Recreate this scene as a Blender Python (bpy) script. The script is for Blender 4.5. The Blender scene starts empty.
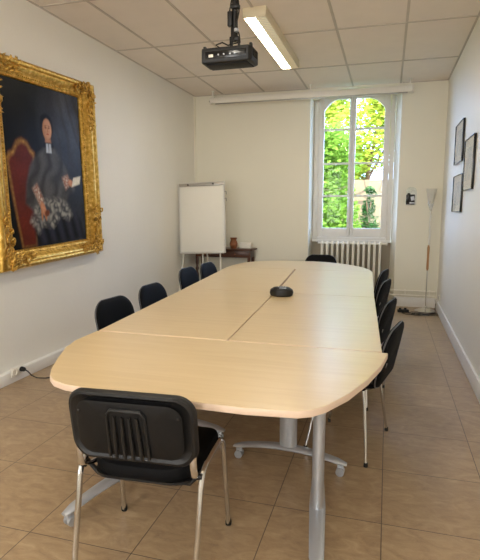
import bpy, bmesh, math, random
from mathutils import Vector, Matrix, noise
PI = math.pi
S = bpy.context.scene
C = S.collection
random.seed(7)
def R(a): return math.radians(a)

# ------------------------------------------------------------------ materials
def lin(c):
    return tuple((v/12.92 if v <= .04045 else ((v+.055)/1.055)**2.4) for v in c)
def hexc(h):
    return lin(tuple(int(h[i:i+2], 16)/255 for i in (0, 2, 4)))
class NT:
    def __init__(s, name):
        s.m = bpy.data.materials.new(name); s.m.use_nodes = True
        s.t = s.m.node_tree; s.t.nodes.clear()
        s.out = s.n('ShaderNodeOutputMaterial')
    def n(s, typ, **kw):
        nd = s.t.nodes.new(typ)
        for k, v in kw.items():
            if k.startswith('_'): setattr(nd, k[1:], v)
            else: nd.inputs[k.replace('__', ' ')].default_value = v
        return nd
    def l(s, a, b): s.t.links.new(a, b)
    def math(s, op, a, b=None, c=None):
        nd = s.t.nodes.new('ShaderNodeMath'); nd.operation = op
        for i, v in enumerate((a, b, c)):
            if v is None: continue
            if isinstance(v, (int, float)): nd.inputs[i].default_value = v
            else: s.l(v, nd.inputs[i])
        return nd.outputs[0]
    def mix(s, f, a, b):
        nd = s.t.nodes.new('ShaderNodeMix'); nd.data_type = 'RGBA'
        for i, v in ((0, f), (6, a), (7, b)):
            if isinstance(v, (int, float)): nd.inputs[i].default_value = v
            elif isinstance(v, tuple): nd.inputs[i].default_value = (*v[:3], 1)
            else: s.l(v, nd.inputs[i])
        return nd.outputs[2]
    def noise(s, scale, detail=3, stretch=(1, 1, 1), rough=.5, dist=0.):
        tc = s.n('ShaderNodeTexCoord'); mp = s.n('ShaderNodeMapping', Scale=stretch)
        s.l(tc.outputs['Object'], mp.inputs[0])
        nz = s.n('ShaderNodeTexNoise', Scale=scale, Detail=detail, Roughness=rough, Distortion=dist)
        s.l(mp.outputs[0], nz.inputs['Vector']); return nz.outputs['Fac']
    def ramp(s, f, pts):
        r = s.n('ShaderNodeValToRGB'); e = r.color_ramp.elements
        while len(e) < len(pts): e.new(.5)
        for i, (p, c) in enumerate(pts): e[i].position = p; e[i].color = (*c[:3], 1)
        s.l(f, r.inputs[0]); return r.outputs[0]
    def bump(s, h, strength=.2, dist=.01):
        b = s.n('ShaderNodeBump', Strength=strength, Distance=dist); s.l(h, b.inputs['Height']); return b.outputs[0]
    def bsdf(s, col, rough=.5, metal=0., normal=None, **kw):
        b = s.n('ShaderNodeBsdfPrincipled', Metallic=metal)
        for k, v in (('Base Color', col), ('Roughness', rough)):
            if isinstance(v, tuple): b.inputs[k].default_value = (*v[:3], 1)
            elif isinstance(v, (int, float)): b.inputs[k].default_value = v
            else: s.l(v, b.inputs[k])
        if normal: s.l(normal, b.inputs['Normal'])
        for k, v in kw.items(): b.inputs[k.replace('__', ' ')].default_value = v
        s.l(b.outputs[0], s.out.inputs[0]); return b
def simple(name, col, rough=.5, metal=0., var=.08, scale=8, bump=0., bscale=60, stretch=(1, 1, 1), **kw):
    t = NT(name); c = hexc(col) if isinstance(col, str) else col
    f = t.noise(scale, 4, stretch)
    col2 = t.mix(f, tuple(v*(1-var) for v in c), tuple(min(1, v*(1+var)) for v in c))
    nm = t.bump(t.noise(bscale, 3, stretch), bump) if bump else None
    t.bsdf(col2, rough, metal, nm, **kw); return t.m

M = {}
M['wall'] = simple('wall_paint', 'E7E3D3', .7, var=.03, scale=1.5, bump=.08, bscale=90)
M['wall_side'] = simple('wall_lining_paper', 'E6E3DA', .5, var=.03, scale=2, bump=.22, bscale=45, stretch=(1, 1, .6))
M['ceiling'] = simple('ceiling_tile', 'E2D8CE', .9, var=.05, scale=5, bump=.25, bscale=150)
M['grid'] = simple('ceiling_bar', 'BBB1A6', .6)
M['white_trim'] = simple('white_gloss_paint', 'E6E4E0', .35, var=.03)
M['window_paint'] = simple('window_paint', 'E2E0DC', .4, var=.04)
M['radiator'] = simple('radiator_enamel', 'EFEBDF', .3, var=.04)
M['white_plastic'] = simple('white_plastic', 'E4E0D6', .35, var=.02)
M['chrome'] = simple('chrome', 'D8D8D8', .14, 1., var=.03)
M['silver'] = simple('silver_lacquer', 'B4B8BE', .32, .55, var=.04)
M['dark_metal'] = simple('dark_metal', '2A2827', .45, .5)
M['vinyl'] = simple('black_vinyl', '111112', .62, bump=.12, bscale=300, Specular__IOR__Level=.07)
M['plastic'] = simple('black_plastic', '0D0C0C', .5, bump=.1, bscale=350)
M['plastic_fine'] = simple('black_shell', '0E0D0D', .55, bump=.05, bscale=350, Specular__IOR__Level=.3)
M['rubber'] = simple('rubber', '0E0E0E', .7)
M['grey_pipe'] = simple('grey_piping', '5A5A5C', .4, .3)
M['cable'] = simple('cable_rubber', '15120F', .5)
M['blackgloss'] = simple('black_gloss', '0B0B0C', .2)
M['darkwood'] = simple('dark_walnut', '4A2817', .38, var=.35, scale=14, stretch=(1, 6, 6))
M['copperwood'] = simple('turned_wood_brown', '8A5230', .35, var=.25, scale=18, stretch=(3, 3, 12))
M['beech'] = simple('beech_grip', 'A9794A', .4, var=.2, scale=20, stretch=(4, 4, 1))
M['paper'] = simple('paper', 'E6E3DA', .7, var=.02)
M['board'] = simple('whiteboard', 'DFDDD6', .35, var=.02)
M['grey_al'] = simple('grey_aluminium', 'A9A6A0', .35, .6)
M['pale_al'] = simple('pale_frame', 'C9C6C0', .4, .2)
M['edge'] = simple('beech_edge', 'DCC3AC', .45, var=.08, scale=20, stretch=(1, 1, 8))
M['panel'] = simple('grey_beige_gap_shade', '9C927F', .6, var=.05)  # toned dark to stand in for shade between the radiator columns

def floor_mat():
    t = NT('stone_tile_floor'); tc = t.n('ShaderNodeTexCoord'); sp = t.n('ShaderNodeSeparateXYZ')
    t.l(tc.outputs['Object'], sp.inputs[0]); P = .5255
    gx = t.math('DIVIDE', t.math('SUBTRACT', sp.outputs[0], .030), P)
    gy = t.math('DIVIDE', t.math('SUBTRACT', sp.outputs[1], 2.32), P)
    def edge(g):
        fr = t.math('FRACT', g); return t.math('MINIMUM', fr, t.math('SUBTRACT', 1., fr))
    d = t.math('MINIMUM', edge(gx), edge(gy))
    joint = t.math('LESS_THAN', d, .0042)
    cell = t.n('ShaderNodeCombineXYZ'); t.l(t.math('FLOOR', gx), cell.inputs[0]); t.l(t.math('FLOOR', gy), cell.inputs[1])
    wn = t.n('ShaderNodeTexWhiteNoise'); t.l(cell.outputs[0], wn.inputs[0])
    off = t.n('ShaderNodeVectorMath', _operation='MULTIPLY_ADD'); t.l(wn.outputs[1], off.inputs[0])
    off.inputs[1].default_value = (9, 9, 9); t.l(tc.outputs['Object'], off.inputs[2])
    def streak(rot, stretch, sc, det, dist):
        mp = t.n('ShaderNodeMapping', Rotation=(0, 0, rot), Scale=stretch); t.l(off.outputs[0], mp.inputs[0])
        nz = t.n('ShaderNodeTexNoise', Scale=sc, Detail=det, Roughness=.62, Distortion=dist); t.l(mp.outputs[0], nz.inputs['Vector'])
        return nz.outputs['Fac']
    a = streak(.5, (1.4, 3., 1), 5., 9, 1.4); b = streak(.35, (2, 7, 1), 9., 8, 1.2)
    base = t.ramp(a, [(.28, hexc('8A7259')), (.45, hexc('9A8163')), (.58, hexc('A58D6D')), (.75, hexc('B49D7D'))])
    vein = t.math('LESS_THAN', t.math('ABSOLUTE', t.math('SUBTRACT', b, .52)), .012)
    base = t.mix(t.math('MULTIPLY', vein, .35), base, hexc('B5A285'))
    base = t.mix(t.math('MULTIPLY', wn.outputs[0], .16), base, hexc('88745C'))
    col = t.mix(joint, base, hexc('54463A'))
    rough = t.math('MULTIPLY_ADD', a, .22, .24)
    nm = t.bump(t.math('SUBTRACT', t.math('MULTIPLY', b, .3), joint), .15, .004)
    t.bsdf(col, rough, 0, nm); return t.m
M['floor'] = floor_mat()

def wood_mat():
    t = NT('light_maple_laminate')
    a = t.noise(3.0, 6, (.6, 9, 1), .6, .6); b = t.noise(14, 4, (.35, 14, 1), .6)
    c = t.ramp(a, [(.3, hexc('D2B88E')), (.5, hexc('D8BF95')), (.7, hexc('DCC59E'))])
    c = t.mix(t.math('MULTIPLY', b, .16), c, hexc('C8AE84'))
    t.bsdf(c, .3, Specular__IOR__Level=.85); return t.m
M['wood'] = wood_mat()

def gold_mat(nm, bs, lo, hi):
    t = NT(nm); f = t.noise(30, 5)
    c = t.ramp(f, [(.3, hexc(lo)), (.55, hexc('D6AE58')), (.75, hexc(hi))])
    h = t.noise(bs, 4); t.bsdf(c, .34, .85, t.bump(h, .3, .003)); return t.m
M['gold'] = gold_mat('gilt_wood', 40, 'B08A3C', 'F4D58A')
M['gold_orn'] = gold_mat('gilt_carving', 90, '8A6526', 'EFCB78')

def attr_mat():
    t = NT('oil_paint'); a = t.n('ShaderNodeAttribute', _attribute_name='paint')
    t.bsdf(a.outputs['Color'], .3, 0, t.bump(t.noise(120, 4), .12, .001), Specular__IOR__Level=.05); return t.m
M['oil'] = attr_mat()

def glass_mat(name, tint=(1, 1, 1), rough=0.02, fac=.08):
    t = NT(name); tr = t.n('ShaderNodeBsdfTransparent'); tr.inputs[0].default_value = (*tint, 1)
    gl = t.n('ShaderNodeBsdfGlossy', Roughness=rough); fr = t.n('ShaderNodeLayerWeight', Blend=.25)
    mx = t.n('ShaderNodeMixShader'); t.l(t.math('MULTIPLY_ADD', fr.outputs['Fresnel'], .3, fac*.3), mx.inputs[0])
    t.l(tr.outputs[0], mx.inputs[1]); t.l(gl.outputs[0], mx.inputs[2]); t.l(mx.outputs[0], t.out.inputs[0]); return t.m
M['glass'] = glass_mat('window_glass', fac=0.)
M['clear'] = glass_mat('clear_acrylic', (.93, .95, .95), .08, .3)
def frosted():
    t = NT('frosted_glass'); t.bsdf(hexc('E6E2D6'), .3, 0, None, Transmission__Weight=.35); return t.m
M['frost'] = frosted()
def emit(name, col, st):
    t = NT(name); e = t.n('ShaderNodeEmission', Strength=st); e.inputs[0].default_value = (*col, 1)
    t.l(e.outputs[0], t.out.inputs[0]); return t.m
LAMP = 27.0
SKY_N = (3.4, 5.2, 8.8); SKY_S = (7, 6.95, 6.8); SUN = 3.2
M['tube'] = emit('lit_diffuser', (1, .935, .80), LAMP)
M['tube_dim'] = emit('lamp_behind_louvre', (1, .92, .72), .42)
M['louvre'] = simple('louvre', 'D9CDAF', .4)
def leaf_mat(name, a, b, trans=.45):
    t = NT(name); f = t.noise(3.5, 3)
    col = t.mix(f, hexc(a), hexc(b))
    d = t.n('ShaderNodeBsdfDiffuse'); tr = t.n('ShaderNodeBsdfTranslucent'); mx = t.n('ShaderNodeMixShader', Fac=trans)
    t.l(col, d.inputs[0]); t.l(col, tr.inputs[0]); t.l(d.outputs[0], mx.inputs[1]); t.l(tr.outputs[0], mx.inputs[2])
    t.l(mx.outputs[0], t.out.inputs[0]); return t.m
M['leaf'] = leaf_mat('spring_leaves', '7E9A34', 'C0CC5A')
M['leaf_mid'] = leaf_mat('green_leaves', '4E7A30', '8FB24A')
M['leaf_dark'] = leaf_mat('dark_leaves', '25482A', '4F7A44', .3)
M['bark'] = simple('bark', '5A4636', .9, bump=.6, bscale=12)
def stone_mat():
    t = NT('rubble_stone'); tc = t.n('ShaderNodeTexCoord'); v = t.n('ShaderNodeTexVoronoi', Scale=2.6, Randomness=1.); v.feature = 'DISTANCE_TO_EDGE'
    t.l(tc.outputs['Object'], v.inputs['Vector'])
    c = t.mix(t.noise(4, 5), hexc('6A5D4C'), hexc('82755F'))
    c = t.mix(t.math('LESS_THAN', v.outputs['Distance'], .04), c, hexc('544B3E'))
    t.bsdf(c, .9); return t.m
M['stone'] = stone_mat()
M['grass'] = simple('grass_ground', '455C2A', .9, var=.3, scale=3, bump=.5, bscale=20)

# ------------------------------------------------------------------ mesh helpers
class MB:
    def __init__(s): s.bm = bmesh.new()
    def face(s, vs):
        try: return s.bm.faces.new(vs)
        except ValueError: return None
    def box(s, c, d, bev=0., rot=None, seg=2):
        x, y, z = d[0]/2, d[1]/2, d[2]/2
        b2 = bmesh.new(); bmesh.ops.create_cube(b2, size=1)
        for v in b2.verts: v.co = Vector((v.co.x*d[0], v.co.y*d[1], v.co.z*d[2]))
        if bev: bmesh.ops.bevel(b2, geom=list(b2.edges), offset=min(bev, min(d)*.49), segments=seg, affect='EDGES', profile=.5)
        m = Matrix.Translation(Vector(c))
        if rot is not None: m = m @ rot.to_4x4()
        s.join(b2, m); return s
    def join(s, b2, m=Matrix.Identity(4)):
        mp = {v: s.bm.verts.new(m @ v.co) for v in b2.verts}
        for f in b2.faces:
            nf = s.face([mp[v] for v in f.verts])
            if nf: nf.material_index = f.material_index
        b2.free()
    def bb(s, x0, x1, y0, y1, z0, z1, bev=0.): return s.box(((x0+x1)/2, (y0+y1)/2, (z0+z1)/2), (x1-x0, y1-y0, z1-z0), bev)
    def loops(s, rings, cap0=True, cap1=True, closed=True):
        rs = [[s.bm.verts.new(p) for p in r] for r in rings]; n = len(rings[0])
        for a, b in zip(rs, rs[1:]):
            for i in range(n if closed else n-1):
                j = (i+1) % n; s.face([a[i], a[j], b[j], b[i]])
        if cap0: s.face(list(reversed(rs[0])))
        if cap1: s.face(rs[-1])
        return rs
    def tube(s, pts, r, n=10, flat=None, closed=False):
        pts = [Vector(p) for p in pts]; rr = r if isinstance(r, (list, tuple)) else [r]*len(pts)
        rings = []; up = None
        for i, p in enumerate(pts):
            if closed: t = (pts[(i+1) % len(pts)]-pts[i-1]).normalized()
            else: t = (pts[min(i+1, len(pts)-1)]-pts[max(i-1, 0)]).normalized()
            if up is None:
                up = Vector((0, 0, 1)) if abs(t.z) < .9 else Vector((0, 1, 0))
            a = t.cross(up).normalized(); b = a.cross(t).normalized(); up = b
            fx, fy = flat if flat else (1, 1)
            rings.append([p + a*math.cos(2*PI*k/n)*rr[i]*fx + b*math.sin(2*PI*k/n)*rr[i]*fy for k in range(n)])
        if closed: rings.append(rings[0]); s.loops(rings, False, False); bmesh.ops.remove_doubles(s.bm, verts=s.bm.verts, dist=1e-6)
        else: s.loops(rings)
        return s
    def lathe(s, prof, c=(0, 0, 0), n=24, sx=1, sy=1):
        c = Vector(c)
        s.loops([[c+Vector((math.cos(2*PI*k/n)*max(r, 1e-4)*sx, math.sin(2*PI*k/n)*max(r, 1e-4)*sy, z)) for k in range(n)] for r, z in prof]); return s
    def prism(s, poly, z0, z1, bev=0., m=None):
        """poly in xy, extruded in z, small rounded rim"""
        n = len(poly); cx = sum(p[0] for p in poly)/n; cy = sum(p[1] for p in poly)/n
        def inset(d):
            out = []
            for i in range(n):
                p0, p1, p2 = Vector(poly[i-1]), Vector(poly[i]), Vector(poly[(i+1) % n])
                e1 = (p1-p0).normalized(); e2 = (p2-p1).normalized(); n1 = Vector((-e1.y, e1.x)); n2 = Vector((-e2.y, e2.x))
                b = (n1+n2); b = b/max(b.length_squared/2, .3); out.append(p1+b*d)
            return out
        a = sum(poly[i-1][0]*poly[i][1]-poly[i][0]*poly[i-1][1] for i in range(n))
        sg = 1 if a > 0 else -1
        prof = [(0, z0), (0, z1)] if not bev else [(bev, z0), (bev*.3, z0+bev*.3), (0, z0+bev), (0, z1-bev), (bev*.3, z1-bev*.3), (bev, z1)]
        rings = []
        for d, z in prof:
            q = inset(d*sg); rings.append([Vector((p.x, p.y, z)) for p in q])
        if m is not None: rings = [[m @ v for v in r] for r in rings]
        s.loops(rings); return s
    def build(s, name, mat, parent=None, smooth=35, loc=None, xf=None):
        bmesh.ops.recalc_face_normals(s.bm, faces=s.bm.faces)
        me = bpy.data.meshes.new(name); s.bm.to_mesh(me); s.bm.free()
        for m in (mat if isinstance(mat, list) else [mat]): me.materials.append(m)
        if xf: me.transform(xf)
        if smooth:
            me.polygons.foreach_set('use_smooth', [True]*len(me.polygons)); me.set_sharp_from_angle(angle=R(smooth))
        o = bpy.data.objects.new(name, me); C.objects.link(o)
        if parent: o.parent = parent
        if loc: o.location = loc
        return o
def tag(o, label, cat, group=None, kind=None):
    o['label'] = label; o['category'] = cat
    if group: o['group'] = group
    if kind: o['kind'] = kind
    return o
def empty(name, label=None, cat=None, loc=(0, 0, 0), rz=0, group=None, kind=None):
    o = bpy.data.objects.new(name, None); C.objects.link(o); o.empty_display_size = .1
    o.location = loc; o.rotation_euler = (0, 0, rz)
    if label: tag(o, label, cat, group)
    if kind: o['kind'] = kind
    return o
def struct(o): o['kind'] = 'structure'; return o
def copy_tree(o, parent=None):
    c = o.copy(); C.objects.link(c); c.parent = parent
    for ch in [x for x in C.objects if x.parent == o]: copy_tree(ch, c)
    return c
def rrect(w, h, r, n=6, r2=None):
    """rounded rectangle outline centred at 0; r top radius, r2 bottom radius"""
    r2 = r if r2 is None else r2; out = []
    for cx, cy, rad, a0 in ((w/2-r, h/2-r, r, 0), (-w/2+r, h/2-r, r, 90), (-w/2+r2, -h/2+r2, r2, 180), (w/2-r2, -h/2+r2, r2, 270)):
        for k in range(n+1):
            a = R(a0+90*k/n); out.append((cx+rad*math.cos(a), cy+rad*math.sin(a)))
    return out
def pad(mb, outline, prof, fn):
    """outline (u,v); prof = list of (inset, depth) from back to front, big insets make the dome; fn maps (u,v,depth)"""
    w = max(abs(p[0]) for p in outline); h = max(abs(p[1]) for p in outline)
    rings = [[fn(p[0]*(w-i)/w, p[1]*(h-i)/h, d) for p in outline] for i, d in prof]
    mb.loops(rings); return mb

# ------------------------------------------------------------------ room shell
XL, XR, YF, YB, H = -3.11, .76, -1.6, 8.0, 3.305
struct(MB().bb(XL-.2, XR+.2, YF-.2, 8.7, -.12, 0).build('floor', M['floor'], smooth=0))
struct(MB().bb(XL-.2, XR+.2, YF-.2, 8.7, H, H+.2).build('ceiling', M['ceiling'], smooth=0))
struct(MB().bb(XL-.2, XL, YF-.2, 8.7, 0, H).build('wall_left', M['wall_side'], smooth=0))
struct(MB().bb(XR, XR+.2, YF-.2, 8.7, 0, H).build('wall_right', M['wall_side'], smooth=0))
ADDED_WIN = [(-2.75, -1.55), (-.75, .45)]; RZ0, RZ1 = .9, 3.0  # openings for two added windows, out of view, that brighten the room
w = MB(); w.bb(XL, XR, YF-.2, YF, 0, RZ0); w.bb(XL, XR, YF-.2, YF, RZ1, H)
for a, b in ((XL, ADDED_WIN[0][0]), (ADDED_WIN[0][1], ADDED_WIN[1][0]), (ADDED_WIN[1][1], XR)): w.bb(a, b, YF-.2, YF, RZ0, RZ1)
struct(w.build('wall_front', M['wall'], smooth=0))
for k_, (a, b) in enumerate(ADDED_WIN):  # added unseen windows behind the camera, there only for frontal daylight
    e = empty('window_%d' % (k_+2), kind='structure'); y0, y1 = YF-.16, YF-.10; f = MB(); c = (a+b)/2
    for x0, x1, z0, z1 in ((a, a+.07, RZ0, RZ1), (b-.07, b, RZ0, RZ1), (c-.04, c+.04, RZ0+.07, RZ1-.07), (a+.07, b-.07, RZ0, RZ0+.07), (a+.07, b-.07, RZ1-.07, RZ1)): f.bb(x0, x1, y0, y1, z0, z1, .005)
    f.build('window_frame', M['window_paint'], e)
    MB().bb(a+.06, b-.06, y0+.025, y0+.03, RZ0+.06, RZ1-.06).build('pane', M['glass'], e, smooth=0)
# back wall with a deep arched window recess down to the floor
WX0, WX1 = -1.205, .135     # recess mouth
AX, AZ, AR = -.535, 3.165, .125
w = MB()
w.prism([(XL, YB), (WX0, YB), (WX0+.02, 8.3), (WX0+.02, 8.62), (XL, 8.62)], 0, H)
w.prism([(WX1, YB), (XR, YB), (XR, 8.62), (WX1-.075, 8.62), (WX1-.075, 8.3)], 0, H)
w.bb(WX0+.02, WX1-.075, 8.34, 8.62, 0, .955)
arch = []; hw = (WX1-WX0)/2
for k in range(17):
    x = WX0+(WX1-WX0)*k/16; u = (x-(WX0+WX1)/2)/hw; arch.append((x, AZ+AR*(1-u*u)))
rings = []
for y in (YB, 8.28): rings.append([Vector((x, y, z)) for x, z in arch]+[Vector((WX1, y, H)), Vector((WX0, y, H))])
w.loops(rings)
struct(w.build('wall_back', M['wall'], smooth=0))
struct(MB().bb(WX0+.02, WX1-.075, 8.325, 8.342, .0, .955).build('trim_3', M['panel'], smooth=0))  # sheet added behind the radiator, gap shade put into its colour
# ceiling grid bars
g = MB()
for k in range(6):
    x = .106-.68*k
    if x > XL: g.bb(x-.012, x+.012, YF, YB, H-.006, H+.001)
for k in range(-5, 4):
    y = 5.485+1.345*k*.5*2
    if YF < y < YB-.03: g.bb(XL, XR, y-.012, y+.012, H-.007, H+.001)
g.bb(XL, XL+.02, YF, YB, H-.006, H+.001); g.bb(XR-.02, XR, YF, YB, H-.006, H+.001)
g.bb(XL, WX0, YB-.02, YB, H-.006, H+.001); g.bb(WX1, XR, YB-.02, YB, H-.006, H+.001)
struct(g.build('trim_1', M['grid'], smooth=0))
# baseboards
struct(MB().bb(XL, XL+.055, YF, YB, 0, .10, .006).build('baseboard_left', M['white_trim']))
struct(MB().bb(XR-.022, XR, YF, YB, 0, .145, .006).build('baseboard_right', M['white_trim']))
b = MB(); b.bb(XL+.03, WX0-.002, YB-.02, YB, 0, .15, .006); b.bb(WX1+.002, XR-.022, YB-.02, YB, 0, .15, .006)
struct(b.build('baseboard_back', M['white_trim']))
# corner trunking on left rear corner
struct(MB().bb(XL, XL+.02, YB-.04, YB, .15, H-.01).build('trim_2', M['wall'], smooth=0))

# ------------------------------------------------------------------ window
WY = 8.30
win = empty('window_1', kind='structure', loc=(0, 0, 0))
FX0, FX1, FZ0, FZ1 = WX0+.022, WX1-.078, .957, 3.29
f = MB()
f.bb(FX0, FX0+.07, WY, WY+.07, FZ0, FZ1, .006); f.bb(FX1-.07, FX1, WY, WY+.07, FZ0, FZ1, .006)
f.bb(FX0+.07, FX1-.07, WY, WY+.07, FZ1-.06, FZ1, .006); f.bb(FX0+.07, FX1-.07, WY-.0, WY+.07, FZ0, FZ0+.075, .008)
f.build('window_frame', M['window_paint'], win)
MB().bb(FX0, FX1, WY-.06, WY, FZ0-.0, FZ0+.032, .008).build('window_sill', M['window_paint'], win)
mid = -.582
def casement(x0, x1, out):
    # out: -1 outer side is left, +1 outer side is right
    c = MB(); st = .085; y0, y1 = WY-.012, WY+.045
    z0, z1 = FZ0+.078, FZ1-.062
    gx0, gx1, gz0, gz1 = (x0+(.088 if out < 0 else .048)), (x1-(.088 if out > 0 else .048)), 1.178, 3.185
    c.bb(x0, gx0, y0, y1, z0, z1, .007); c.bb(gx1, x1, y0, y1, z0, z1, .007); c.bb(gx0, gx1, y0, y1, z0, gz0, .007)
    # arched head rail
    pts = []
    for k in range(9):
        u = k/8; x = gx0+(gx1-gx0)*u; e = (1-u) if out < 0 else u
        pts.append((x, gz1-.16*max(0, (e-.45)/.55)**2))
    rings = [[Vector((x, y, z)) for x, z in pts]+[Vector((gx1, y, z1)), Vector((gx0, y, z1))] for y in (y0, y1)]
    c.loops(rings)
    o = c.build('casement', M['window_paint'], win)
    MB().bb(gx0-.004, gx1+.004, WY+.014, WY+.018, gz0-.004, gz1+.02).build('pane', M['glass'], o, smooth=0)
    for z in (2.725, 2.2, 1.69):
        MB().bb(gx0-.002, gx1+.002, WY-.004, WY+.036, z-.014, z+.014, .004).build('muntin', M['window_paint'], o)
    for z in (1.35, 2.1, 2.9):
        xx = x0-.004 if out < 0 else x1+.004
        MB().tube([(xx, y0-.008, z-.05), (xx, y0-.008, z+.05)], .009, 8).build('hinge', M['window_paint'], o)
    return o
cl = casement(FX0+.072, mid-.001, -1); cr = casement(mid+.001, FX1-.072, 1)
h = MB(); h.tube([(mid-.012, WY-.028, 1.1), (mid-.012, WY-.028, 3.15)], .008, 8)
for z in (1.2, 1.9, 2.6, 3.05): h.bb(mid-.03, mid+.006, WY-.03, WY-.012, z-.02, z+.02, .004)
h.build('espagnolette_rod', M['window_paint'], cr)
h = MB(); h.bb(mid-.032, mid+.008, WY-.05, WY-.012, 1.62, 1.72, .008); h.tube([(mid-.012, WY-.05, 1.67), (mid-.012, WY-.085, 1.67), (mid-.012, WY-.09, 1.6), (mid-.012, WY-.088, 1.52)], .009, 8)
h.build('window_handle', M['white_plastic'], cr)

# ------------------------------------------------------------------ conference tables
TZ = .74; TH = .03
def tabletop(poly, parent, o):
    ox, oy = o; p = [(x-ox, y-oy) for x, y in poly]
    MB().prism(p, TZ-TH, TZ-.0015, .002).build('edge_band', M['edge'], parent)
    n = len(p); cx = sum(q[0] for q in p)/n; cy = sum(q[1] for q in p)/n
    q = [((x-cx)*.9975+cx, (y-cy)*.9975+cy) for x, y in p]
    MB().prism(q, TZ-.002, TZ, 0).build('tabletop', M['wood'], parent)
def tleg(parent, x, y, ang, half=.34, top=.3):
    rot = Matrix.Translation((x, y, 0)) @ Matrix.Rotation(ang, 4, 'Z')
    lg = MB(); n = 20
    lg.loops([[Vector((.052*math.cos(2*PI*k/n), .028*math.sin(2*PI*k/n), z)) for k in range(n)] for z in (.105, .71-.025)])
    lg.box((0, 0, .697), (top*2, .05, .024), .005)
    leg = lg.build('leg', M['silver'], parent, xf=rot)
    ft = MB(); rings = []
    for k in range(15):
        u = -1+2*k/14; px = u*half; z = .135-.045*abs(u)**2; wd = .038-.008*abs(u); th = .018-.005*abs(u)
        if k in (0, 14): wd *= .6; th *= .5
        rings.append([Vector((px, wd*math.cos(2*PI*j/12), z-.02+th*math.sin(2*PI*j/12)*1.0)) for j in range(12)])
    ft.loops(rings); ft.build('foot', M['silver'], leg, xf=rot, smooth=50)
    for s in (-1, 1):
        c = MB(); px = s*(half-.035)
        for t in (-1, 1):
            cyl = [[Vector((px+.024*math.cos(2*PI*j/16), t*.013+dy, .025+.024*math.sin(2*PI*j/16))) for j in range(16)] for dy in (-.009, .009)]
            c.loops(cyl)
        c.box((px, 0, .045), (.036, .016, .04), .004); c.tube([(px, 0, .06), (px, 0, .085)], .012, 10)
        c.build('caster', M['silver'], leg, xf=rot)
DN = [(-1.717, 2.69), (-1.712, 2.45), (-1.675, 2.31), (-1.60, 2.14), (-1.515, 1.97), (-1.46, 1.885), (-1.40, 1.832), (-1.32, 1.803), (-1.1, 1.787), (-.79, 1.775), (-.5, 1.772), (-.30, 1.795), (-.245, 1.825), (-.20, 1.88), (-.125, 2.03), (-.055, 2.24), (0., 2.47), (.03, 2.69)]
T1 = [(-1.712, 2.705), (-.866, 2.705), (-.958, 4.405), (-1.835, 4.405)]
T2 = [(-.860, 2.705), (-.0, 2.705), (-.082, 4.405), (-.952, 4.405)]
T3 = [(-1.838, 4.412), (-.964, 4.412), (-1.096, 6.19), (-1.978, 6.19)]
T4 = [(-.946, 4.412), (-.083, 4.412), (-.150, 6.19), (-1.078, 6.19)]
DF = [(-1.978, 6.197), (-.152, 6.197), (-.19, 6.4), (-.27, 6.6), (-.40, 6.82), (-.60, 7.02), (-.82, 7.15), (-1.0, 7.2), (-1.4, 7.2), (-1.6, 7.13), (-1.78, 7.0), (-1.90, 6.8), (-1.955, 6.55), (-1.975, 6.35)]
def table(name, poly, label, legs, group=None):
    n = len(poly); ox = sum(p[0] for p in poly)/n; oy = sum(p[1] for p in poly)/n
    t = empty(name, label, 'table', (ox, oy, 0), 0, group)
    tabletop(poly, t, (ox, oy))
    for l in legs: tleg(t, l[0]-ox, l[1]-oy, *l[2:])
    return t
table('conference_table', DN, 'light wood end table with clipped rounded front nearest the camera', [(-.262, 2.19, R(97), .36, .28), (-1.285, 2.2, R(70), .36, .28)])
table('conference_table', T1, 'rectangular light wood table, left one of the nearer middle pair', [(-1.30, 2.93, 0), (-1.40, 4.2, 0)])
table('conference_table', T2, 'rectangular light wood table, right one of the nearer middle pair', [(-.505, 2.735, R(-4)), (-.54, 4.2, 0)])
table('conference_table', T3, 'rectangular light wood table, left one of the farther middle pair', [(-1.42, 4.62, 0), (-1.5, 5.98, 0)])
table('conference_table', T4, 'rectangular light wood table, right one of the farther middle pair', [(-.54, 4.62, 0), (-.62, 5.98, 0)])
table('conference_table', DF, 'half-round light wood end table nearest the window', [(-1.55, 6.6, R(90), .3, .22), (-.6, 6.55, R(90), .3, .22)])

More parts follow.
